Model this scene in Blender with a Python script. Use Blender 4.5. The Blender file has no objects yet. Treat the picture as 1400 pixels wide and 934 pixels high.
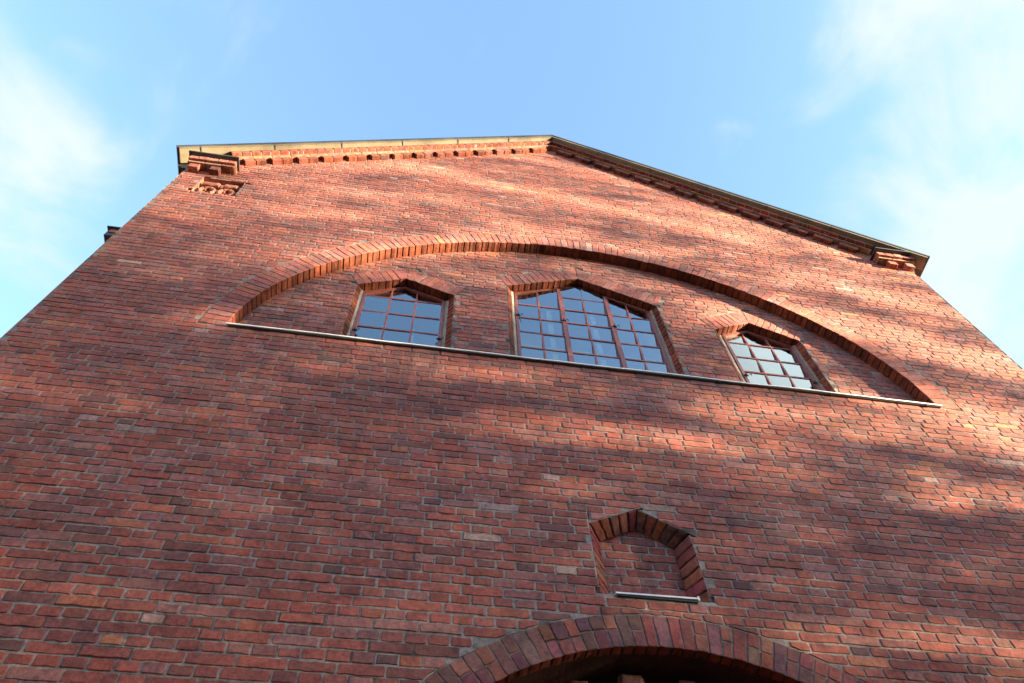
import bpy, math, random
import numpy as np
from mathutils import Vector, Matrix
R = math.radians
PI = math.pi
rng = random.Random(7)
sc = bpy.context.scene
C = sc.collection

# ------------------------------------------------------------------ camera, light, exposure
GZ = -1.6                                     # ground level; z = 0 is the photographer's eye
cam_d = bpy.data.cameras.new('camera')
cam = bpy.data.objects.new('camera', cam_d)
C.objects.link(cam)
cr = Vector((0.98790217, -0.15227214, -0.02936822))
cu = Vector((-0.11605579, -0.85154712, 0.51127152))
cw = Vector((0.10286083, 0.50167789, 0.85891731))
cam.matrix_world = Matrix(((cr.x, cu.x, -cw.x, -1.56008), (cr.y, cu.y, -cw.y, -3.60810), (cr.z, cu.z, -cw.z, 0.0), (0, 0, 0, 1)))
cam_d.sensor_width = 36.0
cam_d.lens = 1028.86 / 1400 * 36.0
cam_d.clip_end = 5000
cam_d.clip_start = 0.05
sc.camera = cam

SUN_EL, GRAZE = 3.0, 19.0                     # low sun from the right, grazing the gable
se, ce = math.sin(R(SUN_EL)), math.cos(R(SUN_EL))
sg, cg = math.sin(R(GRAZE)), math.cos(R(GRAZE))
SUN = Vector((cg * ce, -sg * ce, se))         # towards the sun
sun_d = bpy.data.lights.new('sun', 'SUN')
sun_d.energy = 4.2
sun_d.angle = R(0.5)
sun_d.color = (1.0, 0.81, 0.50)
sun = bpy.data.objects.new('sun', sun_d)
C.objects.link(sun)
sun.rotation_euler = SUN.to_track_quat('Z', 'Y').to_euler()
sun.location = SUN * 60

SKY_STRENGTH = 0.15
world = bpy.data.worlds.new('World')
sc.world = world
world.use_nodes = True
wn, wl = world.node_tree.nodes, world.node_tree.links
wn.clear()


def wnode(t, **kw):
    n = wn.new(t)
    for k, v in kw.items():
        setattr(n, k, v)
    return n


def wmath(op, a, b=None, c=None, clamp=False):
    n = wnode('ShaderNodeMath', operation=op, use_clamp=clamp)
    for i, v in enumerate((a, b, c)):
        if v is None:
            continue
        if isinstance(v, (int, float)):
            n.inputs[i].default_value = v
        else:
            wl.new(v, n.inputs[i])
    return n.outputs[0]


def wsmooth(v, a, b):
    n = wnode('ShaderNodeMapRange', interpolation_type='SMOOTHSTEP')
    wl.new(v, n.inputs[0])
    n.inputs[1].default_value, n.inputs[2].default_value = a, b
    return n.outputs[0]


sky = wnode('ShaderNodeTexSky', sky_type='NISHITA', sun_disc=False)
sky.sun_elevation = R(SUN_EL)
sky.sun_rotation = math.atan2(SUN.x, SUN.y)
sky.air_density, sky.dust_density, sky.ozone_density = 1.0, 0.6, 1.0
tc = wnode('ShaderNodeTexCoord')
sep = wnode('ShaderNodeSeparateXYZ')
wl.new(tc.outputs['Generated'], sep.inputs[0])
dx, dy, dz = sep.outputs
# cloud layer: noise sampled on a flat sheet overhead
zc = wmath('MAXIMUM', dz, 0.12)
comb = wnode('ShaderNodeCombineXYZ')
wl.new(wmath('DIVIDE', dx, zc), comb.inputs[0])
wl.new(wmath('DIVIDE', dy, zc), comb.inputs[1])
nz = wnode('ShaderNodeTexNoise')
nz.inputs['Scale'].default_value = 3.4
nz.inputs['Detail'].default_value = 8
nz.inputs['Roughness'].default_value = 0.55
nz.inputs['Distortion'].default_value = 0.9
wl.new(comb.outputs[0], nz.inputs['Vector'])
nz2 = wnode('ShaderNodeTexNoise')
nz2.inputs['Scale'].default_value = 9.0
nz2.inputs['Detail'].default_value = 6
wl.new(comb.outputs[0], nz2.inputs['Vector'])
noise = wmath('ADD', wmath('MULTIPLY', nz.outputs[0], 0.75), wmath('MULTIPLY', nz2.outputs[0], 0.25))
noise = wmath('SUBTRACT', noise, 0.5)


def cloud_bank(cx, cy, cz, r0, r1):
    n = wnode('ShaderNodeVectorMath', operation='DISTANCE')
    wl.new(tc.outputs['Generated'], n.inputs[0])
    n.inputs[1].default_value = Vector((cx, cy, cz)).normalized()
    return wsmooth(n.outputs['Value'], r1, r0)


bank_r = wsmooth(dx, 0.28, 0.62)
bank_l = wmath('MULTIPLY', cloud_bank(-0.51, 0.34, 0.80, 0.03, 0.21), 0.8)
bank_b = cloud_bank(0.62, -0.42, 0.70, 0.20, 0.48)
bias = wmath('MAXIMUM', wmath('MAXIMUM', bank_r, bank_l), wmath('MULTIPLY', bank_b, 2.2))
cover = wsmooth(wmath('ADD', bias, wmath('MULTIPLY', noise, 3.6)), 0.15, 1.15)
wisps = wmath('MULTIPLY', wsmooth(noise, 0.04, 0.30), 0.30)
cover = wmath('MAXIMUM', cover, wisps, clamp=True)
SKY_K = 1.0
tint = wnode('ShaderNodeMix', data_type='RGBA', blend_type='MULTIPLY')
tint.inputs[0].default_value = 1.0
wl.new(sky.outputs[0], tint.inputs[6])
tint.inputs[7].default_value = (0.65, 0.79, 1.08, 1)
mixc = wnode('ShaderNodeMix', data_type='RGBA')
wl.new(cover, mixc.inputs[0])
wl.new(tint.outputs[2], mixc.inputs[6])
CLOUD = (0.49, 0.555, 0.58, 1)
cb = wnode('ShaderNodeMix', data_type='RGBA')
wl.new(bank_b, cb.inputs[0])
cb.inputs[6].default_value = CLOUD
cb.inputs[7].default_value = tuple(c * 2.6 for c in CLOUD[:3]) + (1,)
wl.new(cb.outputs[2], mixc.inputs[7])
bg = wnode('ShaderNodeBackground')
wl.new(mixc.outputs[2], bg.inputs[0])
bg.inputs[1].default_value = SKY_STRENGTH
wo = wnode('ShaderNodeOutputWorld')
wl.new(bg.outputs[0], wo.inputs[0])

sc.view_settings.view_transform = 'Standard'
sc.view_settings.look = 'None'
sc.view_settings.gamma = 1.0
sc.view_settings.use_curve_mapping = False
sc.view_settings.exposure = 3.6
sc.cycles.max_bounces = 6


# ------------------------------------------------------------------ materials
def new_mat(name):
    m = bpy.data.materials.new(name)
    m.use_nodes = True
    nt = m.node_tree
    return m, nt.nodes, nt.links, nt.nodes['Principled BSDF']


def ramp(nodes, links, src, stops):
    r = nodes.new('ShaderNodeValToRGB')
    els = r.color_ramp.elements
    while len(els) < len(stops):
        els.new(0.5)
    for e, (p, c) in zip(els, stops):
        e.position = p
        e.color = (c[0], c[1], c[2], 1) if not isinstance(c, (int, float)) else (c, c, c, 1)
    links.new(src, r.inputs[0])
    return r.outputs[0]


def noise_tex(nodes, links, vec, scale, detail=4, rough=0.55):
    n = nodes.new('ShaderNodeTexNoise')
    n.inputs['Scale'].default_value = scale
    n.inputs['Detail'].default_value = detail
    n.inputs['Roughness'].default_value = rough
    links.new(vec, n.inputs['Vector'])
    return n.outputs[0]


def mult(nodes, links, a, b):
    m = nodes.new('ShaderNodeMix')
    m.data_type = 'RGBA'
    m.blend_type = 'MULTIPLY'
    m.inputs[0].default_value = 1
    links.new(a, m.inputs[6])
    links.new(b, m.inputs[7])
    return m.outputs[2]


SILL_Z = 5.86


def masonry(name, bump, rough, fine):
    m, n, l, b = new_mat(name)
    geo = n.new('ShaderNodeNewGeometry')
    pos = geo.outputs['Position']
    at = n.new('ShaderNodeAttribute')
    at.attribute_name = 'tone'
    mot = ramp(n, l, noise_tex(n, l, pos, 34, 5, 0.65), [(0.28, 0.52), (0.52, 1.0), (0.78, 1.46)])
    col = mult(n, l, at.outputs['Color'], mot)
    col = mult(n, l, col, ramp(n, l, noise_tex(n, l, pos, 9, 5, 0.6), [(0.32, (0.62, 0.60, 0.66)), (0.5, (1, 1, 1)), (0.68, (1.22, 1.18, 1.14))]))
    mp = n.new('ShaderNodeMapping')
    mp.inputs['Scale'].default_value = (0.55, 1, 1.5)
    l.new(pos, mp.inputs[0])
    soot = ramp(n, l, noise_tex(n, l, mp.outputs[0], 1.15, 6, 0.62),
                [(0.30, (0.72, 0.70, 0.74)), (0.46, (1, 1, 1)), (0.66, (1.08, 1.07, 1.06))])
    col = mult(n, l, col, soot)
    col = mult(n, l, col, ramp(n, l, noise_tex(n, l, pos, 0.55, 4, 0.6), [(0.35, (0.80, 0.74, 0.76)), (0.5, (1, 1, 1)), (0.68, (1.12, 1.20, 1.18))]))
    mp2 = n.new('ShaderNodeMapping')
    mp2.inputs['Scale'].default_value = (5.5, 1, 0.35)
    l.new(pos, mp2.inputs[0])
    col = mult(n, l, col, ramp(n, l, noise_tex(n, l, mp2.outputs[0], 1.0, 6, 0.65), [(0.32, (0.80, 0.79, 0.80)), (0.47, (1, 1, 1)), (0.70, (1.05, 1.06, 1.06))]))
    sx = n.new('ShaderNodeSeparateXYZ')
    l.new(pos, sx.inputs[0])

    def mth(op, a, b_=None, clampv=False):
        q = n.new('ShaderNodeMath')
        q.operation = op
        q.use_clamp = clampv
        for i_, v_ in enumerate((a, b_)):
            if v_ is None:
                continue
            if isinstance(v_, (int, float)):
                q.inputs[i_].default_value = v_
            else:
                l.new(v_, q.inputs[i_])
        return q.outputs[0]

    def below(zt, length, xc, xw):
        up = mth('LESS_THAN', sx.outputs[2], zt)
        fade = mth('SUBTRACT', 1.0, mth('DIVIDE', mth('SUBTRACT', zt, sx.outputs[2]), length), True)
        inx = mth('LESS_THAN', mth('ABSOLUTE', mth('SUBTRACT', sx.outputs[0], xc)), xw)
        return mth('MULTIPLY', mth('MULTIPLY', up, fade), inx)

    mp3 = n.new('ShaderNodeMapping')
    mp3.inputs['Scale'].default_value = (9.0, 1, 0.25)
    l.new(pos, mp3.inputs[0])
    runs = ramp(n, l, noise_tex(n, l, mp3.outputs[0], 1.0, 5, 0.6), [(0.46, 0), (0.66, 0.75)])
    amt = mth('MULTIPLY', runs, mth('MAXIMUM', below(SILL_Z, 1.3, 0.0, 3.4), below(3.21, 0.30, 0.01, 0.27)))
    ms = n.new('ShaderNodeMix')
    ms.data_type = 'RGBA'
    l.new(amt, ms.inputs[0])
    l.new(col, ms.inputs[6])
    ms.inputs[7].default_value = (0.12, 0.062, 0.055, 1)
    col = ms.outputs[2]
    # pale lime bloom in small flecks
    fl = ramp(n, l, noise_tex(n, l, pos, 11, 8, 0.7), [(0.46, 0.02), (0.62, 0.11), (0.76, 0.48)])
    haze = n.new('ShaderNodeMapRange')
    haze.interpolation_type = 'SMOOTHSTEP'
    haze.inputs[1].default_value, haze.inputs[2].default_value, haze.inputs[4].default_value = 4.5, 9.0, 0.12  # paler with height: veiling haze over the upper wall painted into the colour
    l.new(sx.outputs[2], haze.inputs[0])
    fl = mth('ADD', fl, mth('MULTIPLY', haze.outputs[0], ramp(n, l, noise_tex(n, l, pos, 3.2, 5, 0.65), [(0.3, 0.35), (0.7, 1.5)])), True)
    sn = n.new('ShaderNodeSeparateXYZ')          # lime and painted haze on exposed faces only, not the sheltered undersides
    l.new(geo.outputs['True Normal'], sn.inputs[0])
    ex = n.new('ShaderNodeMapRange')
    ex.inputs[1].default_value, ex.inputs[2].default_value = 0.55, 0.85
    l.new(mth('ABSOLUTE', sn.outputs[1]), ex.inputs[0])
    fl = mth('MULTIPLY', fl, ex.outputs[0])
    mx = n.new('ShaderNodeMix')
    mx.data_type = 'RGBA'
    l.new(fl, mx.inputs[0])
    l.new(col, mx.inputs[6])
    mx.inputs[7].default_value = (0.34, 0.215, 0.19, 1)
    l.new(mx.outputs[2], b.inputs['Base Color'])
    b.inputs['Roughness'].default_value = rough
    b.inputs['Specular IOR Level'].default_value = 0.25
    h = n.new('ShaderNodeMath')
    h.operation = 'MULTIPLY_ADD'
    l.new(noise_tex(n, l, pos, fine, 6, 0.7), h.inputs[0])
    h.inputs[1].default_value = 0.6
    l.new(noise_tex(n, l, pos, fine * 0.25, 4, 0.6), h.inputs[2])
    bp = n.new('ShaderNodeBump')
    bp.inputs['Strength'].default_value = bump
    bp.inputs['Distance'].default_value = 0.006
    l.new(h.outputs[0], bp.inputs['Height'])
    l.new(bp.outputs[0], b.inputs['Normal'])
    return m


M_BRICK = masonry('weathered_red_brick', 0.75, 0.85, 90)
M_MORTAR = masonry('grey_lime_mortar', 0.9, 0.95, 120)


def plain(name, col, rough=0.6, metal=0.0, var=0.25, scale=12.0, bump=0.15, spec=0.4):
    m, n, l, b = new_mat(name)
    geo = n.new('ShaderNodeNewGeometry')
    t = noise_tex(n, l, geo.outputs['Position'], scale, 6, 0.65)
    c0 = [c * (1 - var) for c in col]
    c1 = [min(1, c * (1 + var)) for c in col]
    l.new(ramp(n, l, t, [(0.3, c0), (0.7, c1)]), b.inputs['Base Color'])
    b.inputs['Roughness'].default_value = rough
    b.inputs['Metallic'].default_value = metal
    b.inputs['Specular IOR Level'].default_value = spec
    if bump:
        bp = n.new('ShaderNodeBump')
        bp.inputs['Strength'].default_value = bump
        bp.inputs['Distance'].default_value = 0.004
        l.new(noise_tex(n, l, geo.outputs['Position'], scale * 4, 4), bp.inputs['Height'])
        l.new(bp.outputs[0], b.inputs['Normal'])
    return m


M_FLASH = plain('grey_painted_sheet_metal', (0.74, 0.73, 0.73), 0.38, 0.0, 0.18, 6, 0.05)
M_VERGE = plain('pale_verge_metal', (0.115, 0.094, 0.064), 0.45, 0.0, 0.2, 5, 0.05)
M_ROOF = plain('dark_roof_metal', (0.035, 0.037, 0.042), 0.5, 0.0, 0.3, 3, 0.05)
M_FRAME = plain('oxide_red_window_paint', (0.23, 0.070, 0.058), 0.5, 0.0, 0.3, 30, 0.2)
M_IRON = plain('rusty_black_iron', (0.05, 0.03, 0.027), 0.7, 0.0, 0.4, 60, 0.2)
M_PLASTER = plain('dirty_grey_render', (0.25, 0.215, 0.19), 0.9, 0.0, 0.35, 14, 0.5)
M_WHITE = plain('white_inner_sash_paint', (0.78, 0.78, 0.76), 0.5, 0.0, 0.06, 8, 0.0)
M_ROOM = plain('dim_interior_plaster', (0.62, 0.64, 0.66), 0.9, 0.0, 0.2, 1.5, 0.0)
M_WOOD = plain('dark_door_timber', (0.07, 0.035, 0.022), 0.6, 0.0, 0.4, 20, 0.3)
M_TERRA = plain('pale_terracotta_relief', (0.32, 0.12, 0.085), 0.85, 0.0, 0.35, 22, 0.5)
M_ASPHALT = plain('asphalt', (0.04, 0.04, 0.042), 0.9, 0.0, 0.3, 3, 0.4)
M_PAVE = plain('concrete_paving', (0.055, 0.053, 0.052), 0.9, 0.0, 0.25, 2, 0.4)
M_BARK = plain('bark', (0.07, 0.055, 0.045), 0.95, 0.0, 0.4, 20, 0.8)
M_LEAF = plain('leaf_green', (0.05, 0.085, 0.025), 0.6, 0.0, 0.4, 5, 0.0)
M_RENDER = plain('brown_stucco', (0.10, 0.075, 0.06), 0.9, 0.0, 0.12, 1, 0.2)

M_GLASS, gn, gl, gb = new_mat('old_window_glass')
gn.remove(gb)
out = gn['Material Output']
tr = gn.new('ShaderNodeBsdfTransparent')
tr.inputs[0].default_value = (0.74, 0.80, 0.82, 1)
gs = gn.new('ShaderNodeBsdfGlossy')
gs.inputs['Roughness'].default_value = 0.03
gs.inputs['Color'].default_value = (0.88, 0.95, 0.95, 1)
fr_ = gn.new('ShaderNodeFresnel')
fr_.inputs['IOR'].default_value = 1.52
fm = gn.new('ShaderNodeMath')
fm.operation = 'MULTIPLY_ADD'
fm.use_clamp = True
fm.inputs[1].default_value = 1.7
fm.inputs[2].default_value = 0.17
gl.new(fr_.outputs[0], fm.inputs[0])
ggeo = gn.new('ShaderNodeNewGeometry')
gbp = gn.new('ShaderNodeBump')
gbp.inputs['Strength'].default_value = 0.10
gbp.inputs['Distance'].default_value = 0.02
gl.new(noise_tex(gn, gl, ggeo.outputs['Position'], 5, 2), gbp.inputs['Height'])
gl.new(gbp.outputs[0], gs.inputs['Normal'])
gm = gn.new('ShaderNodeMixShader')
gl.new(fm.outputs[0], gm.inputs[0])
gl.new(tr.outputs[0], gm.inputs[1])
gl.new(gs.outputs[0], gm.inputs[2])
gl.new(gm.outputs[0], out.inputs[0])


# ------------------------------------------------------------------ mesh helpers
class MB:
    """collects polygons (with a material slot and a brick tone) into ONE mesh object"""

    def __init__(self):
        self.v, self.f, self.m, self.c = [], [], [], []

    def add(self, verts, faces, mat=0, col=(1, 1, 1)):
        o = len(self.v)
        self.v.extend(verts)
        self.c.extend([col] * len(verts))
        self.f.extend([tuple(i + o for i in f) for f in faces])
        self.m.extend([mat] * len(faces))

    def box(self, x0, x1, y0, y1, z0, z1, mat=0, col=(1, 1, 1)):
        vs = [(x, y, z) for z in (z0, z1) for y in (y0, y1) for x in (x0, x1)]
        self.add(vs, [(0, 2, 3, 1), (4, 5, 7, 6), (0, 1, 5, 4), (2, 6, 7, 3), (0, 4, 6, 2), (1, 3, 7, 5)], mat, col)

    def bar(self, p0, p1, wid, y0, y1, mat=0, ext=0.0):
        """a bar lying in the window plane from p0 to p1 (x, z)"""
        a, b = np.array(p0, float), np.array(p1, float)
        d = (b - a) / np.linalg.norm(b - a)
        a, b = a - d * ext, b + d * ext
        n = np.array((-d[1], d[0])) * wid / 2
        q = [a - n, b - n, b + n, a + n]
        vs = [(p[0], y0, p[1]) for p in q] + [(p[0], y1, p[1]) for p in q]
        self.add(vs, [(0, 1, 2, 3), (7, 6, 5, 4), (0, 4, 5, 1), (1, 5, 6, 2), (2, 6, 7, 3), (3, 7, 4, 0)], mat)

    def extrude(self, prof, p0, p1, mat=0):
        """profile given as 3D offsets, swept from p0 to p1"""
        n = len(prof)
        vs = [tuple(np.array(p0) + np.array(q)) for q in prof] + [tuple(np.array(p1) + np.array(q)) for q in prof]
        fs = [(i, (i + 1) % n, n + (i + 1) % n, n + i) for i in range(n)]
        fs += [tuple(range(n))[::-1], tuple(range(n, 2 * n))]
        self.add(vs, fs, mat)

    def tube(self, pts, rad, seg=8, mat=0):
        rings = []
        vs, fs = [], []
        for i, p in enumerate(pts):
            p = Vector(p)
            t = (Vector(pts[min(i + 1, len(pts) - 1)]) - Vector(pts[max(i - 1, 0)])).normalized()
            a = t.orthogonal().normalized()
            b = t.cross(a)
            r = rad[i] if isinstance(rad, (list, tuple)) else rad
            for k in range(seg):
                an = 2 * PI * k / seg
                vs.append(tuple(p + (a * math.cos(an) + b * math.sin(an)) * r))
        for i in range(len(pts) - 1):
            for k in range(seg):
                k2 = (k + 1) % seg
                fs.append((i * seg + k, i * seg + k2, (i + 1) * seg + k2, (i + 1) * seg + k))
        fs.append(tuple(range(seg))[::-1])
        fs.append(tuple(range((len(pts) - 1) * seg, len(pts) * seg)))
        self.add(vs, fs, mat)

    def build(self, name, mats, parent=None, tones=False):
        me = bpy.data.meshes.new(name)
        me.from_pydata(self.v, [], self.f)
        if not isinstance(mats, (list, tuple)):
            mats = [mats]
        for m in mats:
            me.materials.append(m)
        me.polygons.foreach_set('material_index', self.m)
        if tones:
            at = me.attributes.new('tone', 'FLOAT_COLOR', 'POINT')
            at.data.foreach_set('color', np.c_[np.array(self.c, dtype=np.float32), np.ones(len(self.c), np.float32)].ravel())
        me.update()
        o = bpy.data.objects.new(name, me)
        C.objects.link(o)
        if parent:
            o.parent = parent
        return o


class Fr:
    """a local masonry frame: u along, v up, w into the wall"""

    def __init__(self, o, U, V, W):
        self.o, self.U, self.V, self.W = (np.array(k, float) for k in (o, U, V, W))

    def __call__(self, u, v, w):
        p = self.o + self.U * u + self.V * v + self.W * w
        return (p[0], p[1], p[2])


WALL = Fr((0, 0, 0), (1, 0, 0), (0, 0, 1), (0, 1, 0))


def clip(poly, n, c):
    """keep the part of poly where n.p >= c"""
    out = []
    k = len(poly)
    for i in range(k):
        p, q = poly[i], poly[(i + 1) % k]
        a = n[0] * p[0] + n[1] * p[1] - c
        b = n[0] * q[0] + n[1] * q[1] - c
        if a >= 0:
            out.append(p)
        if (a > 0 > b) or (a < 0 < b):
            t = a / (a - b)
            out.append((p[0] + t * (q[0] - p[0]), p[1] + t * (q[1] - p[1])))
    return out


def area(poly):
    s = 0
    for i in range(len(poly)):
        p, q = poly[i - 1], poly[i]
        s += p[0] * q[1] - q[0] * p[1]
    return s / 2


def inset(poly, d):
    """move each edge of a convex CCW polygon inwards by d"""
    out = poly
    k = len(poly)
    for i in range(k):
        p, q = poly[i], poly[(i + 1) % k]
        ex, ey = q[0] - p[0], q[1] - p[1]
        L = math.hypot(ex, ey)
        if L < 1e-6:
            continue
        n = (-ey / L, ex / L)
        out = clip(out, n, n[0] * p[0] + n[1] * p[1] + d)
        if len(out) < 3:
            return []
    return out


def hole_edges(poly):
    """outward normals of a convex CCW hole"""
    es = []
    for i in range(len(poly)):
        p, q = poly[i], poly[(i + 1) % len(poly)]
        ex, ey = q[0] - p[0], q[1] - p[1]
        L = math.hypot(ex, ey)
        if L < 1e-6:
            continue
        n = (ey / L, -ex / L)
        es.append((n[0], n[1], n[0] * p[0] + n[1] * p[1]))
    xs, ys = [p[0] for p in poly], [p[1] for p in poly]
    return np.array(es), (min(xs), max(xs), min(ys), max(ys))


TONES = [  # (weight, linear colour): the fired colours of single bricks
    (32, (0.315, 0.082, 0.060)), (26, (0.280, 0.078, 0.062)), (14, (0.350, 0.098, 0.072)),
    (11, (0.230, 0.074, 0.064)), (4, (0.185, 0.070, 0.064)), (16, (0.310, 0.120, 0.104)),
    (4, (0.375, 0.108, 0.064)), (1.0, (0.440, 0.150, 0.080)), (6, (0.280, 0.104, 0.096)), (0.7, (0.38, 0.22, 0.19)), (0.5, (0.14, 0.060, 0.055))]
TW = [t[0] for t in TONES]
ARCH_TONES = [(0.24, 0.068, 0.050), (0.27, 0.080, 0.056), (0.20, 0.064, 0.052), (0.30, 0.095, 0.062)]


SOFFIT = (0.140, 0.034, 0.018)    # sheltered brick under the arches: unbleached deep red, darkened further to paint in shade


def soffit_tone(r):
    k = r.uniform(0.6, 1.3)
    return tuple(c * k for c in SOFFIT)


def tone(r):
    c = r.choices(TONES, TW)[0][1]
    k = r.uniform(0.84, 1.16)
    return tuple(x * k * r.uniform(0.95, 1.05) for x in c)


def mortar_tone(r, z=9.0):
    k = r.uniform(0.75, 1.15) * (1.0 + 0.5 * max(0, min(1, (6.5 - z) / 3)))
    if r.random() < 0.12:
        k *= 0.4
    return (0.205 * k, 0.180 * k, 0.160 * k)


def brick(mb, fr, poly, w0, depth, col, r, rough=1.0, bev=0.0036, side=None):
    """one brick: a slightly ragged, softened prism"""
    if len(poly) < 3:
        return
    cx = sum(p[0] for p in poly) / len(poly)
    cy = sum(p[1] for p in poly) / len(poly)
    pts = []
    k = len(poly)
    for i in range(k):
        a, p, b = poly[i - 1], poly[i], poly[(i + 1) % k]
        la, lb = math.hypot(a[0] - p[0], a[1] - p[1]), math.hypot(b[0] - p[0], b[1] - p[1])
        ch = r.uniform(0.002, 0.008) * rough if rough else 0.004
        ca, cb = min(ch * r.uniform(0.6, 1.4), la * 0.3), min(ch * r.uniform(0.6, 1.4), lb * 0.3)
        if la < 1e-5 or lb < 1e-5:
            continue
        pts.append((p[0] + (a[0] - p[0]) * ca / la, p[1] + (a[1] - p[1]) * ca / la))
        pb = (p[0] + (b[0] - p[0]) * cb / lb, p[1] + (b[1] - p[1]) * cb / lb)
        pts.append(pb)
        if rough and lb > 0.05:
            m = max(1, int(lb / 0.06))
            for j in range(1, m + 1):
                t = j / (m + 1)
                q = (pb[0] + (b[0] - pb[0]) * t, pb[1] + (b[1] - pb[1]) * t)
                jt = 0.0046 * rough
                pts.append((q[0] + r.uniform(-jt, jt), q[1] + r.uniform(-jt, jt)))
    k = len(pts)
    if k < 3:
        return
    tx, ty = max(-0.010, min(0.010, r.gauss(0, 0.006))), r.gauss(0, 0.02)
    off = max(-0.0030, min(0.0006, r.gauss(-0.0008, 0.0012)))
    if rough:
        an = r.gauss(0, 0.007)
        pts = [(cx + (x - cx) - (y - cy) * an, cy + (y - cy) + (x - cx) * an) for x, y in pts]
    back, edge, front = [], [], []
    for (x, y) in pts:
        d = math.hypot(x - cx, y - cy) + 1e-9
        s = bev * r.uniform(0.6, 1.4)
        sx, sy = x - (x - cx) / d * min(s * 1.4, d * 0.4), y - (y - cy) / d * min(s, d * 0.4)
        wz = w0 + off + tx * (x - cx) + ty * (y - cy)
        back.append(fr(x, y, w0 + depth))
        edge.append(fr(x, y, wz + bev * 0.8))
        front.append(fr(sx, sy, wz))
    fs = [tuple(range(2 * k, 3 * k))]
    sd = []
    for i in range(k):
        j = (i + 1) % k
        fs.append((k + i, k + j, 2 * k + j, 2 * k + i))
        (sd if side else fs).append((i, j, k + j, k + i))
    mb.add(back + edge + front, fs, 0, col)
    if side:
        mb.add(back + edge, sd, 0, side)


HC = 0.074            # course height
SP = 0.26             # stretcher pitch
JT = 0.0125           # joint
MW = 0.0042           # mortar set back


def brick_field(mb, fr, u0, u1, v0, v1, planes=(), holes=(), w=0.0, depth=0.05, r=rng, detail=lambda u, v: 1.0, keep=None, phase=0, z_ref=0.0):
    hs = [hole_edges(h) for h in holes]
    n0 = math.floor((v0 - z_ref) / HC)
    n1 = math.ceil((v1 - z_ref) / HC)
    for n in range(n0, n1):
        va, vb = z_ref + n * HC, z_ref + (n + 1) * HC
        wob = r.uniform(-0.002, 0.002)
        header = (n + phase) % 2 == 0
        u = u0 - r.uniform(0, 0.02) - (0.065 if header else (0.13 if (n // 2) % 2 else 0.0))
        while u < u1:
            L = (SP / 2 if header else SP) * r.uniform(0.965, 1.035)
            if r.random() < 0.04:
                L = SP / 2 if not header else SP
            a, b = u, u + L
            u = b
            poly = [(a, va), (b, va), (b, vb), (a, vb)]
            cell = clip(clip(clip(clip(poly, (1, 0), u0), (-1, 0), -u1), (0, 1), v0), (0, -1), -v1)
            if len(cell) < 3:
                continue
            cx, cy = (a + b) / 2, (va + vb) / 2
            if keep and not keep(cx, cy):
                continue
            for (nn, c) in planes:
                cell = clip(cell, nn, c)
                if len(cell) < 3:
                    break
            if len(cell) < 3:
                continue
            for es, bb in hs:
                if b < bb[0] or a > bb[1] or vb < bb[2] or va > bb[3]:
                    continue
                d = es[:, 0] * cx + es[:, 1] * cy - es[:, 2]
                i = int(np.argmax(d))
                cell = clip(cell, (es[i, 0], es[i, 1]), es[i, 2])
                if len(cell) < 3:
                    break
            if len(cell) < 3 or area(cell) < 2e-5:
                continue
            mb.add([fr(p[0], p[1], w + MW) for p in cell], [tuple(range(len(cell)))], 1, mortar_tone(r, cy))
            jt = JT * r.uniform(0.38, 0.72)
            bp = inset(cell, jt)
            if len(bp) >= 3 and area(bp) > (0.0012 if area(cell) > 0.97 * (b - a) * HC else 0.0034):
                bp = [(p[0], p[1] + wob) for p in bp]
                brick(mb, fr, bp, w, depth, tone(r), r, detail(cx, cy))


def ring(mb, fr, inner, thick, pitch, w, depth, r=rng, split=0.45, tones=None):
    """voussoirs round a curve given as (u, v) points running clockwise seen from the front (left to right over the top)"""
    P = np.array(inner, float)
    seg = np.r_[0, np.cumsum(np.hypot(*np.diff(P, axis=0).T))]
    n = max(2, int(round(seg[-1] / pitch)))
    s = np.linspace(0, seg[-1], n + 1)
    s[1:-1] += np.array([r.uniform(-0.006, 0.006) for _ in range(n - 1)])
    q = np.c_[np.interp(s, seg, P[:, 0]), np.interp(s, seg, P[:, 1])]
    t = np.gradient(q, axis=0)
    t /= np.linalg.norm(t, axis=1)[:, None]
    nrm = np.c_[-t[:, 1], t[:, 0]]
    outp = q + nrm * thick
    for i in range(n):
        i0, i1, o0, o1 = q[i], q[i + 1], outp[i], outp[i + 1]
        mt = mortar_tone(r)
        mb.add([fr(*p, w + MW) for p in (i0, i1, o1, o0)], [(0, 1, 2, 3)], 1, mt)
        k0, k1 = i0 + nrm[i] * 0.011, i1 + nrm[i + 1] * 0.011
        mb.add([fr(*k0, w + MW), fr(*k1, w + MW), fr(*k1, w + depth), fr(*k0, w + depth)], [(0, 1, 2, 3)], 1, (0.06, 0.034, 0.027))
        a0, a1 = i0 - nrm[i] * 0.006, i1 - nrm[i + 1] * 0.006
        cuts = [0, 1]
        if r.random() < split:
            cuts = [0, r.choice((0.45, 0.5, 0.55)), 1]
        for c0, c1 in zip(cuts[:-1], cuts[1:]):
            poly = [tuple(a0 + (o0 - a0) * c0), tuple(a1 + (o1 - a1) * c0), tuple(a1 + (o1 - a1) * c1), tuple(a0 + (o0 - a0) * c1)]
            bp = inset(poly, JT * 0.36)
            c = tone(r) if not tones else tuple(x * r.uniform(0.75, 1.2) for x in r.choice(tones))
            if len(bp) >= 3:
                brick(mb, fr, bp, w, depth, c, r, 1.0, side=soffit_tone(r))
    return [tuple(p) for p in outp]


def head_seg(p, q, t):
    """offset a slanted head line outwards by t"""
    d = np.array(q, float) - np.array(p, float)
    d /= np.linalg.norm(d)
    n = np.array((-d[1], d[0]))
    return n * t


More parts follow.
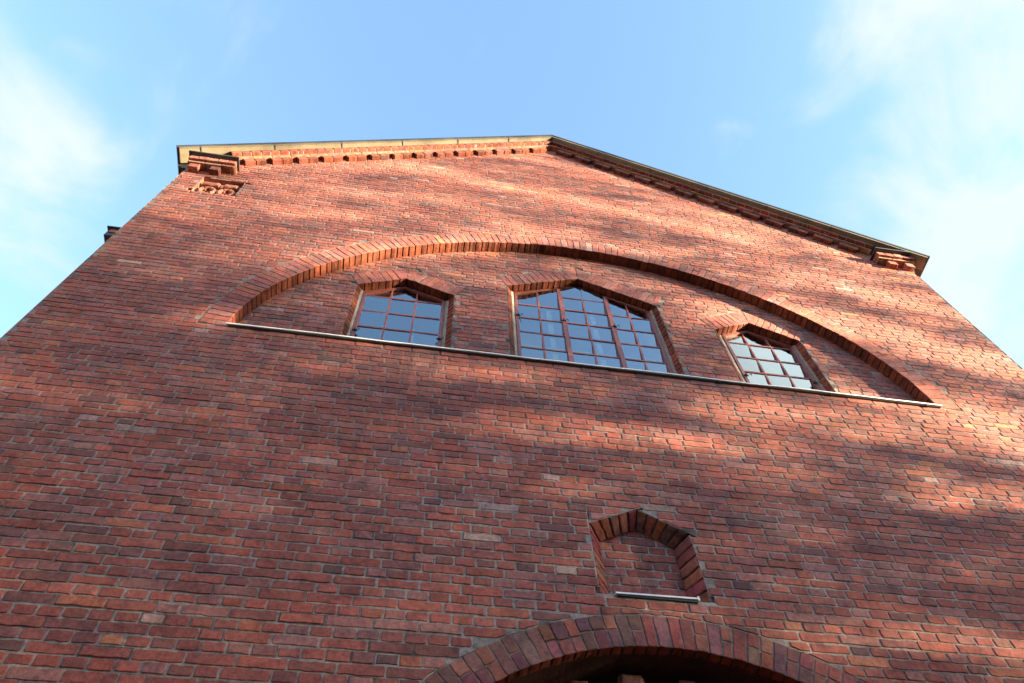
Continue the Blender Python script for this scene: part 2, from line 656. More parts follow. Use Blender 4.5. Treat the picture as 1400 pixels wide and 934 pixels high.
def empty(name, loc=(0, 0, 0)):
    o = bpy.data.objects.new(name, None)
    o.location = loc
    C.objects.link(o)
    return o


def tag(o, label=None, cat=None, group=None, kind=None):
    for k, v in (('label', label), ('category', cat), ('group', group), ('kind', kind)):
        if v:
            o[k] = v
    return o


# ------------------------------------------------------------------ ground
g = MB()
g.add([(-900, -900, GZ), (900, -900, GZ), (900, 900, GZ), (-900, 900, GZ)], [(0, 1, 2, 3)])
tag(g.build('ground', M_ASPHALT), kind='structure')
g = MB()
g.box(-9, 12, -4.6, -0.02, GZ - 0.2, GZ + 0.12)
tag(g.build('pavement', M_PAVE), kind='structure')

# ------------------------------------------------------------------ the brick building
HALF = 4.98
AX = 0.05                                     # ridge line
SLL, SLR = 0.62, 0.68
APEX = 12.70                                  # where the wall meets the raking cornice
SILL = 5.87
building = empty('brick_building', (0, 0, GZ))
tag(building, 'red brick gabled hall with arched recess of three windows above an arched portal', 'building')
BO = (0, 0, -GZ)


def part(mb, name, mats, parent=None, tones=False):
    o = mb.build(name, mats, parent or building, tones)
    if parent is None:
        o.location = BO
    return o


BM = [M_BRICK, M_MORTAR]

# outline of the shallow arched recess, measured: half width and height above the sill
lp = np.array([(0, 8.645), (0.46, 8.615), (1.19, 8.46), (1.9, 8.14), (2.5, 7.64), (2.92, 7.17), (3.19, 6.76), (3.34, 6.3), (3.39, 5.87)])
lth = np.arctan2(lp[:, 0], lp[:, 1] - SILL)
lr = np.hypot(lp[:, 0], lp[:, 1] - SILL)
lco = np.polyfit(lth ** 2, lr, 3)


def lun(th):
    rr = np.polyval(lco, th ** 2)
    return (rr * math.sin(th), SILL + rr * math.cos(th))


lunette_curve = [lun(t) for t in np.linspace(-PI / 2, PI / 2, 121)]
LD = 0.13                                     # depth of the recess

# portal arch
PR, PC, PHW = 1.85, 1.005, 1.50
pa = math.asin(PHW / PR)
portal_curve = [(PR * math.sin(t), PC + PR * math.cos(t)) for t in np.linspace(-pa, pa, 80)]

# blind niche
NO = dict(l=-0.350, r=0.372, z0=3.215, zs=3.815, zl=3.825, ax=0.027, za=4.015)
ND, NS = 0.13, 0.10

gable = MB()
arch = MB()
lun_out = ring(arch, WALL, lunette_curve, 0.245, 0.078, 0.0, LD + 0.02, split=0.25)
relieving_arch = part(arch, 'relieving_arch', BM, tones=True)
parch = MB()
por_out = ring(parch, WALL, portal_curve, 0.222, 0.074, 0.0, 0.07, split=0.6, tones=[(0.22, 0.070, 0.058), (0.27, 0.082, 0.062), (0.15, 0.062, 0.058), (0.26, 0.096, 0.084), (0.24, 0.068, 0.054), (0.19, 0.066, 0.058)])
portal_arch = part(parch, 'portal_arch', BM, tones=True)

hole_lun = [(lun_out[0][0], SILL), (lun_out[-1][0], SILL)] + [p for p in lun_out[::-1] if p[1] > SILL + 0.01]
hole_por = [(-PHW, -3), (PHW, -3)] + por_out[::-1]
hole_por_low = [(-PHW, -3), (PHW, -3), (PHW, PC + 0.9), (-PHW, PC + 0.9)]
hole_por = por_out[::-1] + [(por_out[0][0], por_out[0][1] - 0.02)]
hole_niche = [(NO['l'], NO['z0']), (NO['r'], NO['z0']), (NO['r'], NO['zs']), (NO['ax'], NO['za']), (NO['l'], NO['zl'])]
hole_panel = [(-4.68, 8.88), (-4.17, 8.88), (-4.17, 9.38), (-4.68, 9.38)]
rakeR = ((-SLR / math.hypot(1, SLR), -1 / math.hypot(1, SLR)))
cR = -(SLR * AX + (APEX + 0.25)) / math.hypot(1, SLR)
rakeL = ((SLL / math.hypot(1, SLL), -1 / math.hypot(1, SLL)))
cL = (SLL * AX - (APEX + 0.25)) / math.hypot(1, SLL)
PLN = [(rakeR, cR), (rakeL, cL)]
ZREF = SILL - 0.015
brick_field(gable, WALL, -HALF, HALF, GZ, 13.1, PLN, [hole_lun, hole_por, hole_por_low, hole_niche, hole_panel],
            detail=lambda u, v: 1.0 if v > 1.9 else 0.0, z_ref=ZREF)
for a, b in (((NO['l'], NO['zl']), (NO['ax'], NO['za'])), ((NO['ax'], NO['za']), (NO['r'], NO['zs']))):
    nn = head_seg(a, b, 0.13)
    gable.add([WALL(*p, 0.014) for p in (a, b, (b[0] + nn[0], b[1] + nn[1]), (a[0] + nn[0], a[1] + nn[1]))], [(0, 1, 2, 3)], 1, (0.12, 0.10, 0.09))
gable.add([WALL(*p, 0.0145) for p in ((NO['ax'] - 0.03, NO['za']), (NO['ax'] + 0.03, NO['za']), (NO['ax'] + 0.1, NO['za'] + 0.14), (NO['ax'] - 0.1, NO['za'] + 0.14))], [(0, 1, 2, 3)], 1, (0.12, 0.10, 0.09))
for xa, xb in ((NO['l'] - 0.13, NO['l'] - 0.002), (NO['r'] + 0.002, NO['r'] + 0.13)):
    gable.add([WALL(*p, 0.014) for p in ((xa, NO['z0'] - 0.1), (xb, NO['z0'] - 0.1), (xb, NO['z0'] + 0.07), (xa, NO['z0'] + 0.07))], [(0, 1, 2, 3)], 1, (0.13, 0.11, 0.10))
gable_wall = part(gable, 'gable_wall', BM, tones=True)

# ------------------------------------------------------------------ recess wall with three windows
WIN = [
    dict(l=-0.815, r=0.925, sl=7.640, sr=7.600, ax=0.045, az=8.055, gl=-0.700, gr=0.850, mull=[-0.190, 0.358], thin=[-0.442, 0.088, 0.605],
         hor=[7.42, 7.12, 6.81, 6.50, 6.19], top=(7.72, -0.19, 0.358), sash=[-0.26, 0.25], rail=6.97,
         label='large middle window of three lights with two stout mullions'),
    dict(l=-2.430, r=-1.395, sl=7.230, sr=7.230, ax=-1.935, az=7.500, gl=-2.345, gr=-1.505, mull=[], thin=[-2.066, -1.795],
         hor=[7.19, 6.86, 6.54, 6.22], top=None, sash=[-2.05, -1.75], rail=6.68, label='small left window reflecting deep blue sky'),
    dict(l=1.500, r=2.500, sl=7.190, sr=7.160, ax=1.990, az=7.460, gl=1.655, gr=2.430, mull=[], thin=[1.915, 2.180],
         hor=[7.12, 6.82, 6.53, 6.23], top=None, sash=[], rail=None, label='small right window reflecting pale cloud'),
]
WDEP, GY = 0.16, 0.245


holes_w = []
for W in WIN:
    SLp, SRp, AP = (W['l'], W['sl']), (W['r'], W['sr']), (W['ax'], W['az'])
    nl, nr = head_seg(SLp, AP, 0.24), head_seg(AP, SRp, 0.24)
    W['body'] = [(W['l'], 5.7), (W['r'], 5.7), SRp, AP, SLp]
    apo = (AP[0], AP[1] + 0.24 / math.cos(math.atan2(nl[0], nl[1])))
    W['apo'] = apo
    W['hl'] = [SLp, AP, apo, tuple(np.array(SLp) + nl)]
    W['hr'] = [AP, SRp, tuple(np.array(SRp) + nr), apo]
    holes_w += [W['body'], W['hl'], W['hr']]


def near_lunette(u, v):
    th = math.atan2(u, v - SILL)
    return v < SILL or math.hypot(u, v - SILL) < np.polyval(lco, th ** 2) + 0.2


rec = MB()
brick_field(rec, WALL, -3.6, 3.6, SILL - 0.02, 8.85, (), holes_w, w=LD, depth=0.05, keep=near_lunette, z_ref=ZREF)
for W in WIN:
    SLp, SRp, AP = np.array((W['l'], W['sl'])), np.array((W['r'], W['sr'])), np.array((W['ax'], W['az']))
    for a, b, poly in ((SLp, AP, W['hl']), (AP, SRp, W['hr'])):
        d = b - a
        L = np.linalg.norm(d)
        d /= L
        nrm = np.array((-d[1], d[0]))
        n = max(3, int(round(L / 0.078)))
        apn = np.array(W['apo'])
        for i in range(n):
            t0, t1 = i / n * L, (i + 1) / n * L
            q = [a + d * t0, a + d * t1, a + d * t1 + nrm * 0.24, a + d * t0 + nrm * 0.24]
            if a is AP and i == 0:
                q[3] = apn
            if b is AP and i == n - 1:
                q[2] = apn
            mt = mortar_tone(rng)
            rec.add([WALL(*p, LD + MW) for p in q], [(0, 1, 2, 3)], 1, mt)
            k0, k1 = q[0] + nrm * 0.010, q[1] + nrm * 0.010
            rec.add([WALL(*k0, LD + MW), WALL(*k1, LD + MW), WALL(*k1, LD + WDEP), WALL(*k0, LD + WDEP)], [(0, 1, 2, 3)], 1, (0.06, 0.034, 0.027))
            q2 = [tuple(q[0] - nrm * 0.006), tuple(q[1] - nrm * 0.006), tuple(q[2]), tuple(q[3])]
            bp = inset(q2, JT * 0.34)
            if len(bp) >= 3:
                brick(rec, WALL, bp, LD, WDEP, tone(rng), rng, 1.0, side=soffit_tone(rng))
    apn = W['apo']
    rec.add([WALL(*p, LD + 0.013) for p in ((apn[0] - 0.10, apn[1] - 0.10), (apn[0] + 0.10, apn[1] - 0.10), (apn[0] + 0.16, apn[1] + 0.10), (apn[0] - 0.16, apn[1] + 0.10))], [(0, 1, 2, 3)], 1, mortar_tone(rng))
    for xa, zt, s in ((W['l'], W['sl'], -1), (W['r'], W['sr'], 1)):
        xs_ = sorted((xa + s * 0.004, xa + s * 0.26))
        rec.add([WALL(xs_[0], zt - 0.12, LD + 0.012), WALL(xs_[1], zt - 0.12, LD + 0.012), WALL(xs_[1], zt + 0.3, LD + 0.012), WALL(xs_[0], zt + 0.3, LD + 0.012)], [(0, 1, 2, 3)], 1, mortar_tone(rng))
    # brick jambs
    for s, x, zt in ((1, W['l'], W['sl']), (-1, W['r'], W['sr'])):
        xin = W['gl'] if s > 0 else W['gr']
        jx = s * (x + (xin - x) * 0.5 - x)
        jd = np.array((s * jx, 0.068, 0.0))
        jl = np.linalg.norm(jd)
        jd /= jl
        f2 = Fr((x, LD, 0), jd, (0, 0, 1), (-s * jd[1], s * jd[0], 0))
        n0 = int((SILL - ZREF) / HC)
        z = SILL
        k = 0
        while z < zt - 0.02:
            z1 = min(ZREF + HC * math.floor((z - ZREF) / HC + 1.001), zt)
            cell = [(0, z), (1, z), (1, z1), (0, z1)]
            rec.add([f2(p[0] * jl, p[1], 0.004) for p in cell], [(0, 1, 2, 3)], 1, mortar_tone(rng))
            if z1 - z > 0.03:
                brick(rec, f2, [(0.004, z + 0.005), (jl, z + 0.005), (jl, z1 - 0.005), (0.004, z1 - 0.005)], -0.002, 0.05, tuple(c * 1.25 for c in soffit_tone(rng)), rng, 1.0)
            z = z1
            k += 1
recess_wall = part(rec, 'recess_wall', BM, tones=True)


def head_z(W, x, drop):
    SLp, SRp, AP = (W['l'], W['sl']), (W['r'], W['sr']), (W['ax'], W['az'])
    if x < AP[0]:
        return SLp[1] + (AP[1] - SLp[1]) * (x - SLp[0]) / (AP[0] - SLp[0]) - drop
    return AP[1] + (SRp[1] - AP[1]) * (x - AP[0]) / (SRp[0] - AP[0]) - drop


FW = 0.032
for W in WIN:
    gl_, gr_, zb = W['gl'], W['gr'], SILL + 0.02
    ax = W['ax']
    mb = MB()
    pl, pr, pap = (gl_, head_z(W, gl_, 0.03)), (gr_, head_z(W, gr_, 0.03)), (ax, head_z(W, ax, 0.035))
    y0, y1 = GY - 0.025, GY + 0.03
    mb.bar((gl_, zb), pl, FW, y0, y1)
    mb.bar((gr_, zb), pr, FW, y0, y1)
    mb.bar(pl, pap, FW, y0 + 0.002, y1 - 0.002, ext=0.01)
    mb.bar(pap, pr, FW, y0 + 0.003, y1 - 0.003, ext=0.01)
    mb.bar((gl_, zb + 0.02), (gr_, zb + 0.02), FW, y0 + 0.004, y1 - 0.004)
    win = part(mb, 'window', M_FRAME)
    win['label'] = W['label']
    # glass
    mb = MB()
    xs = [gl_] + sorted(W['mull'] + W['thin']) + [gr_]
    zs = sorted(W['hor'])
    for i in range(len(xs) - 1):
        xa, xb = xs[i], xs[i + 1]
        zl = [zb] + zs + [99]
        for j in range(len(zl) - 1):
            za, zc_ = zl[j], zl[j + 1]
            top = [(x, min(zc_, head_z(W, x, 0.02))) for x in ([xb] + ([ax] if xa < ax < xb else []) + [xa])]
            if min(t[1] for t in top) <= za + 0.01:
                top = [(x, max(z, za + 0.004)) for x, z in top]
            t1, t2 = rng.gauss(0, 0.006), rng.gauss(-0.10, 0.010)
            mx, mz = (xa + xb) / 2, (za + min(zc_, za + 0.3)) / 2
            P = [(xa, za), (xb, za)] + top
            mb.add([(p[0], GY + 0.008 + t1 * (p[0] - mx) + t2 * (p[1] - mz), p[1]) for p in P], [tuple(range(len(P)))])
    part(mb, 'pane', M_GLASS, win)
    for x in W['thin']:
        mb = MB()
        mb.bar((x, zb + 0.04), (x, head_z(W, x, 0.045)), 0.018, GY - 0.010, GY + 0.022)
        part(mb, 'glazing_bar', M_FRAME, win)
    for x in W['mull']:
        mb = MB()
        mb.bar((x, zb + 0.04), (x, head_z(W, x, 0.05)), 0.030, GY - 0.030, GY + 0.03)
        mb.bar((x + 0.026, zb + 0.04), (x + 0.026, head_z(W, x + 0.026, 0.05)), 0.020, GY - 0.022, GY + 0.027)
        part(mb, 'mullion', M_FRAME, win)
    for z in W['hor']:
        mb = MB()
        xa, xb = gl_ + 0.02, gr_ - 0.02
        mb.bar((xa, z), (xb, z), 0.020, GY - 0.014, GY + 0.024)
        part(mb, 'glazing_bar', M_FRAME, win)
    if W['top']:
        z, xa, xb = W['top']
        mb = MB()
        mb.bar((xa + 0.035, z), (xb - 0.015, z), 0.018, GY - 0.013, GY + 0.023)
        part(mb, 'glazing_bar', M_FRAME, win)
    # rendered jamb linings between brick and frame
    for s, xo, xi in ((1, W['l'], gl_), (-1, W['r'], gr_)):
        mb = MB()
        zt = (W['sl'] if s > 0 else W['sr'])
        ya, yb = LD + 0.06, GY + 0.02
        n = 14
        zz = [SILL + (head_z(W, xi, 0.004) - SILL) * i / n for i in range(n + 1)]
        zo = [SILL + (zt - SILL) * i / n for i in range(n + 1)]
        vs, fs = [], []
        for i in range(n + 1):
            j = rng.uniform(-0.004, 0.004)
            vs += [(xo - s * 0.02, ya + 0.02, zo[i]), (xo + (xi - xo) * 0.52 + j, ya + 0.004 + j * 0.5, zo[i]), (xi - s * 0.015 + j * 0.3, yb - 0.03, zz[i]), (xi - s * 0.012, yb + 0.02, zz[i])]
        for i in range(n):
            for k in range(3):
                a = i * 4 + k
                fs.append((a, a + 1, a + 5, a + 4))
        mb.add(vs, fs)
        part(mb, 'jamb_lining', M_PLASTER, win)
    # iron hinges and stays
    hz = [W['hor'][0] - 0.02] if W['mull'] else []
    spots = [(gl_ + 0.01, 7.13), (W['mull'][0], 7.13), (W['mull'][1] + 0.02, 7.13)] if W['mull'] else [(gl_ + 0.01, 6.42), (gr_ - 0.01, 6.43)]
    for x, z in spots:
        mb = MB()
        mb.box(x - 0.022, x + 0.026, GY - 0.036, GY - 0.02, z - 0.005, z + 0.004)
        mb.box(x - 0.007, x + 0.008, GY - 0.048, GY - 0.02, z - 0.016, z + 0.016)
        mb.tube([(x + 0.03, GY - 0.045, z), (x + 0.04, GY - 0.06, z - 0.015), (x + 0.045, GY - 0.05, z - 0.035)], 0.004, 6)
        part(mb, 'hinge', M_IRON, win)
    # inner white sash
    if W['sash']:
        mb = MB()
        for x in W['sash']:
            wd = 0.055 if W['mull'] else 0.035
            x -= 0.035
            mb.box(x - wd / 2, x + wd / 2, 0.37, 0.41, SILL + 0.05, head_z(W, x, 0.25) if W['mull'] else W['rail'] + 0.16)
        mb.box(gl_ + 0.04, gr_ - 0.04, 0.372, 0.407, W['rail'] - 0.22, W['rail'] - 0.185)
        mb.box(gl_ + 0.04, gr_ - 0.04, 0.368, 0.404, SILL + 0.02, SILL + 0.09)
        part(mb, 'inner_sash', M_WHITE, win)
    # metal covering inside the opening
    mb = MB()
    mb.extrude([(0, LD - 0.005, 0.028), (0, GY + 0.04, 0.062), (0, GY + 0.04, 0.03), (0, LD - 0.005, 0.0)], (W['l'], 0, SILL - 0.002), (W['r'], 0, SILL - 0.002))
    part(mb, 'window_sill', M_FLASH, win)

# long sill flashing under the recess
mb = MB()
NSEG = 26
xs = np.linspace(-3.392, 3.415, NSEG)
prof = [(-0.034, 0.005), (-0.034, -0.008), (-0.031, -0.010), (-0.029, -0.002), (-0.012, -0.003), (LD + 0.03, -0.006), (LD + 0.03, 0.034)]
vs, fs = [], []
for i, x in enumerate(xs):
    jy, jz = rng.uniform(-0.003, 0.003), rng.uniform(-0.0035, 0.0035)
    for k, (y, z) in enumerate(prof):
        vs.append((x, y + (jy if k < 4 else 0), SILL + z + (jz if k < 4 else 0)))
n = len(prof)
for i in range(NSEG - 1):
    for k in range(n):
        fs.append((i * n + k, (i + 1) * n + k, (i + 1) * n + (k + 1) % n, i * n + (k + 1) % n))
fs += [tuple(range(n)), tuple(range((NSEG - 1) * n, NSEG * n))[::-1]]
mb.add(vs, fs)
sill_flashing = part(mb, 'sill_flashing', M_FLASH)
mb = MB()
mb.box(-3.37, 3.40, -0.020, 0.006, SILL - 0.019, SILL - 0.006)  # dark strip that paints in the shadow gap under the flashing
part(mb, 'shade_strip', M_ROOF, sill_flashing)
for x in np.linspace(-3.1, 3.2, 7):
    mb = MB()
    x += rng.uniform(-0.15, 0.15)
    mb.box(x - 0.007, x + 0.007, -0.026, 0.004, SILL - 0.030, SILL - 0.008)
    part(mb, 'clip', M_IRON, sill_flashing)

# ------------------------------------------------------------------ blind niche
mb = MB()
brick_field(mb, WALL, NO['l'], NO['r'], NO['z0'] - 0.05, 4.05, [((-0.48, -1.0), -(4.0 + 0.02))], (), w=ND, depth=0.04, z_ref=ZREF, phase=1,
            keep=lambda u, v: True)
il, ir = NO['l'] + NS, NO['r'] - NS
izs, izl, iza = NO['zs'] - 0.05, NO['zl'] - 0.05, NO['za'] - 0.09


def quad_bricks(mb, A0, A1, B1, B0, n, r=rng, skew=0.0):
    """n bricks across a reveal: A is the front edge, B the back edge (3D points)"""
    A0, A1, B0, B1 = (np.array(p, float) for p in (A0, A1, B0, B1))
    N = np.cross(A1 - A0, B0 - A0)
    N /= np.linalg.norm(N)
    if N[1] > 0:
        N = -N
    mb.add([tuple(p - N * 0.013) for p in (A0, A1, B1, B0)], [(0, 1, 2, 3)], 1, mortar_tone(r))
    for i in range(n):
        a, b = i / n, (i + 1) / n
        q = [A0 + (A1 - A0) * a, A0 + (A1 - A0) * b, B0 + (B1 - B0) * b, B0 + (B1 - B0) * a]
        o = q[0]
        U = q[1] - q[0]
        lu = np.linalg.norm(U)
        U /= lu
        V = np.cross(N, U)
        if np.dot(V, q[3] - q[0]) < 0:
            V = -V
        fr = Fr(o, U, V, -N)
        poly = [(float(np.dot(p - o, U)), float(np.dot(p - o, V))) for p in q]
        if area(poly) < 0:
            poly = poly[::-1]
        bp = inset(poly, 0.0055)
        c = tuple(x * r.uniform(0.7, 1.15) for x in r.choice(ARCH_TONES))
        if len(bp) >= 3:
            brick(mb, fr, bp, -0.002, 0.05, c, r, 1.0, 0.008)


P3 = lambda x, y, z: (x, y, z)
quad_bricks(mb, P3(NO['l'], 0, NO['z0']), P3(NO['l'], 0, NO['zl']), P3(il, ND, izl), P3(il, ND, NO['z0']), 8)
quad_bricks(mb, P3(NO['r'], 0, NO['z0']), P3(NO['r'], 0, NO['zs']), P3(ir, ND, izs), P3(ir, ND, NO['z0']), 6)
quad_bricks(mb, P3(NO['l'], 0, NO['zl']), P3(NO['ax'], 0, NO['za']), P3(NO['ax'], ND, iza), P3(il, ND, izl), 5)
quad_bricks(mb, P3(NO['ax'], 0, NO['za']), P3(NO['r'], 0, NO['zs']), P3(ir, ND, izs), P3(NO['ax'], ND, iza), 5)
niche = part(mb, 'blind_niche', BM, tones=True)
mb = MB()
mb.extrude([(0, -0.020, 0.004), (0, -0.020, -0.008), (0, -0.017, -0.009), (0, -0.015, -0.003), (0, ND + 0.02, 0.0), (0, ND + 0.02, 0.03)], (il - 0.005, 0, NO['z0']), (ir + 0.015, 0, NO['z0'] + 0.006))
mb.box(il + 0.01, ir + 0.005, -0.012, 0.004, NO['z0'] - 0.018, NO['z0'] - 0.006, 1)  # dark strip standing in for shade below the niche flashing
mb.box(ir + 0.005, ir + 0.017, -0.022, -0.005, NO['z0'] - 0.012, NO['z0'] + 0.02)
part(mb, 'niche_flashing', [M_FLASH, M_ROOF], niche)

# ------------------------------------------------------------------ portal
mb = MB()
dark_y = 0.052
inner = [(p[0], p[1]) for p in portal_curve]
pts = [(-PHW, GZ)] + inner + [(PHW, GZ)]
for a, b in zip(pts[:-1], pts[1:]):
    mb.add([(a[0], dark_y, a[1]), (b[0], dark_y, b[1]), (b[0], 1.5, b[1]), (a[0], 1.5, a[1])], [(0, 1, 2, 3)], 0, (0.035, 0.014, 0.011))  # near-black lining: the portal's deep shade painted into the brick colour
for s in (-1, 1):
    frj = Fr((s * PHW, 0, 0), (0, 1, 0), (0, 0, 1), (s, 0, 0))
    brick_field(mb, frj, 0.0, 0.36, GZ, portal_curve[0][1] + 0.1, (), (), w=0.0, depth=0.05, detail=lambda u, v: 0.0, z_ref=ZREF)
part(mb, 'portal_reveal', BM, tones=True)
mb = MB()
mb.add([(x, 1.45, z) for x, z in pts], [tuple(range(len(pts)))])
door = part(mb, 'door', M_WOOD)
for s in (-1, 1):
    mb = MB()
    mb.box(s * 0.70 - 0.62, s * 0.70 + 0.62, 1.40, 1.44, GZ + 0.15, 1.1)
    mb.box(s * 0.70 - 0.5, s * 0.70 + 0.5, 1.37, 1.40, GZ + 0.35, GZ + 1.1)
    mb.box(s * 0.70 - 0.5, s * 0.70 + 0.5, 1.37, 1.40, GZ + 1.3, 1.0)
    part(mb, 'door_leaf', M_WOOD, door)
mb = MB()
mb.tube([(0.14, 1.39, -0.55), (0.14, 1.33, -0.55), (0.14, 1.33, -0.45), (0.14, 1.39, -0.45)], 0.012)
part(mb, 'handle', M_IRON, door)
for x, zt, wd in ((-0.18, 2.80, 0.085), (-0.50, 2.735, 0.065), (0.165, 2.785, 0.065)):
    mb = MB()
    f = WALL
    z = zt
    i = 0
    while z > GZ + 0.1:
        z0 = z - (0.10 if i else 0.13)
        ww = wd if i else wd * 0.92
        brick(mb, Fr((x, 0, 0), (1, 0, 0), (0, 0, 1), (0, 1, 0)), [(-ww, z0 + 0.005), (ww, z0 + 0.005), (ww * (1 if i else 0.86), z - 0.004), (-ww * (1 if i else 0.86), z - 0.004)],
              0.19, 0.17, (0.24, 0.12, 0.10), rng, 1.0, 0.012)
        z = z0
        i += 1
    mb.box(x - wd * 0.93, x + wd * 0.93, 0.20, 0.355, GZ + 0.1, zt - 0.02, 1, (0.2, 0.18, 0.17))
    part(mb, 'portal_post', BM, tones=True)

# ------------------------------------------------------------------ raking cornices, kneelers, roof


def slab_row(mb, fr, u0, u1, v0, v1, w0, depth, pitch, tones_=None):
    """a projecting row of bricks with mortar between"""
    mb.add([fr(u0, v0 + 0.004, w0 + 0.005), fr(u1, v0 + 0.004, w0 + 0.005), fr(u1, v1, w0 + 0.005), fr(u0, v1, w0 + 0.005),
            fr(u0, v0 + 0.004, w0 + depth), fr(u1, v0 + 0.004, w0 + depth)], [(0, 1, 2, 3), (0, 4, 5, 1)], 1, mortar_tone(rng))
    u = u0
    while u < u1 - 0.03:
        b = min(u + pitch * rng.uniform(0.97, 1.03), u1)
        brick(mb, fr, [(u + 0.004, v0), (b - 0.004, v0), (b - 0.004, v1 - 0.004), (u + 0.004, v1 - 0.004)], w0, depth, tone(rng) if not tones_ else tuple(k * rng.uniform(0.8, 1.2) for k in rng.choice(tones_)), rng, 1.0)
        u = b


XEL, XER = 4.98, 5.03                                     # half width over the verge
PALE = [(0.27, 0.11, 0.08), (0.30, 0.13, 0.09), (0.25, 0.10, 0.075)]
for s in (-1, 1):
    XE = XEL if s < 0 else XER
    TH = math.atan(SLL if s < 0 else SLR)
    ct, st_ = math.cos(TH), math.sin(TH)
    # frame: u runs left to right along the slope
    if s < 0:
        fr = Fr((AX, 0, APEX), (ct, 0, st_), (-st_, 0, ct), (0, 1, 0))
        uu = lambda d: (-d, 0)
    else:
        fr = Fr((AX, 0, APEX), (ct, 0, -st_), (st_, 0, ct), (0, 1, 0))
        uu = lambda d: (0, d)
    Lk = (4.44 - s * AX) / ct
    u0, u1 = uu(Lk)
    mb = MB()
    ea = (0, 0.10) if s < 0 else (-0.10, 0)
    slab_row(mb, fr, u0 + ea[0], u1 + ea[1] * 0.9, 0.105, 0.150, -0.085, 0.10, 0.26, PALE)
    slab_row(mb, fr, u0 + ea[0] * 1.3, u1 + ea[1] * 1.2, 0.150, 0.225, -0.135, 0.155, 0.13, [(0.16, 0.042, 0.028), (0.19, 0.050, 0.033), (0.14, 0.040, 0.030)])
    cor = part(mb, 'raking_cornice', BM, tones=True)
    n = 15
    for i in range(n):
        d0 = 0.10 + i * 0.367
        if d0 + 0.27 > Lk:
            break
        ua, ub = (-(d0 + 0.28), -d0) if s < 0 else (d0, d0 + 0.27)
        mb = MB()
        um = (ua + ub) / 2
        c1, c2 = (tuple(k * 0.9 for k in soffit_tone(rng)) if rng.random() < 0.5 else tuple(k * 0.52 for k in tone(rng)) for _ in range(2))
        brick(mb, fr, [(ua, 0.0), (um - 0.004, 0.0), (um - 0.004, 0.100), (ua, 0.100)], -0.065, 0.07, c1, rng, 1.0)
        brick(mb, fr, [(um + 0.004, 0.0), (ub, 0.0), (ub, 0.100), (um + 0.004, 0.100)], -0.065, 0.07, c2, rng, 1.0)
        mb.add([fr(ua + 0.01, 0.006, -0.058), fr(ub - 0.01, 0.006, -0.058), fr(ub - 0.01, 0.1, -0.058), fr(ua + 0.01, 0.1, -0.058)], [(0, 1, 2, 3)], 1, mortar_tone(rng))
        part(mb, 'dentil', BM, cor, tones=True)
    # verge: folded metal under the roof edge
    Lv = (XE - s * AX) / ct
    mb = MB()
    u0, u1 = uu(Lv)
    prof = [(-0.12, 0.222), (-0.186, 0.236), (-0.192, 0.230), (-0.196, 0.234), (-0.196, 0.285), (0.0, 0.285), (0.0, 0.222)]
    tt = math.tan(TH)
    mit = lambda u, v: u if u else (v * tt if s < 0 else -v * tt)
    vs = [fr(mit(u0, v), v, y) for y, v in prof] + [fr(mit(u1, v), v, y) for y, v in prof]
    n = len(prof)
    mb.add(vs, [(i, (i + 1) % n, n + (i + 1) % n, n + i) for i in range(n)] + [tuple(range(n)), tuple(range(n, 2 * n))])
    d = 0.75
    while d < Lv:
        ua = -d if s < 0 else d
        vs = [fr(ua + k, v, y) for k in (-0.006, 0.006) for y, v in ((-0.12, 0.217), (-0.1985, 0.229), (-0.1985, 0.288), (-0.12, 0.288))]
        mb.add(vs, [(0, 1, 5, 4), (1, 2, 6, 5), (0, 3, 2, 1), (4, 5, 6, 7)], 1)
        d += 0.98
    part(mb, 'verge_flashing', [M_VERGE, M_ROOF])
    # roof plane
    mb = MB()
    vs = [fr(mit(u, v), v, y) for u in uu(Lv + 0.02) for v in (0.286, 0.325) for y in (-0.205, 9.0)]
    mb.add(vs, [(0, 1, 3, 2), (4, 6, 7, 5), (0, 4, 5, 1), (2, 3, 7, 6), (0, 2, 6, 4), (1, 5, 7, 3)])
    part(mb, 'roof', M_ROOF)

    # kneeler at the foot of the gable
    KZ = 9.49 if s < 0 else 9.39
    xa, xb = (-4.95, -4.36) if s < 0 else (4.46, 5.01)
    frk = Fr((0, 0, KZ), (1, 0, 0), (0, 0, 1), (0, 1, 0))
    mb = MB()
    slab_row(mb, frk, xa, xb, 0.105, 0.150, -0.105, 0.14, 0.21, PALE)
    slab_row(mb, frk, xa, xb, 0.150, 0.240, -0.140, 0.18, 0.125)
    mb.add([frk(xa + 0.01, -0.0, 0.002), frk(xb - 0.01, 0.0, 0.002), frk(xb - 0.01, 0.11, 0.002), frk(xa + 0.01, 0.11, 0.002)], [(0, 1, 2, 3)], 1, (0.15, 0.06, 0.05))
    kn = part(mb, 'kneeler', BM, tones=True)
    for k in range(3):
        u = (xa + 0.10 + k * 0.26) if s < 0 else (xb - 0.10 - k * 0.26)
        if not xa + 0.02 < u < xb - 0.02:
            continue
        mb = MB()
        brick(mb, frk, [(u - 0.06, 0.0), (u + 0.06, 0.0), (u + 0.06, 0.10), (u - 0.06, 0.10)], -0.08, 0.09, tone(rng), rng, 1.0)
        part(mb, 'dentil', BM, kn, tones=True)
    mb = MB()
    mb.box(xa - 0.02, xb + 0.02, -0.195, 0.02, KZ + 0.243, KZ + 0.268)
    part(mb, 'kneeler_cap', M_ROOF, kn)
    # side eaves: boxed soffit running back along the building
    mb = MB()
    x0, x1 = (-max(XE, 5.06), -HALF + 0.02) if s < 0 else (HALF - 0.02, XE + 0.02)
    mb.box(x0, x1, 0.0, 9.0, KZ + 0.12, KZ + 0.25)
    part(mb, 'eaves_soffit', M_ROOF if s < 0 else M_WOOD)  # one soffit: left copy dark, right redder to paint in warm reflected light
    # side wall
    mb = MB()
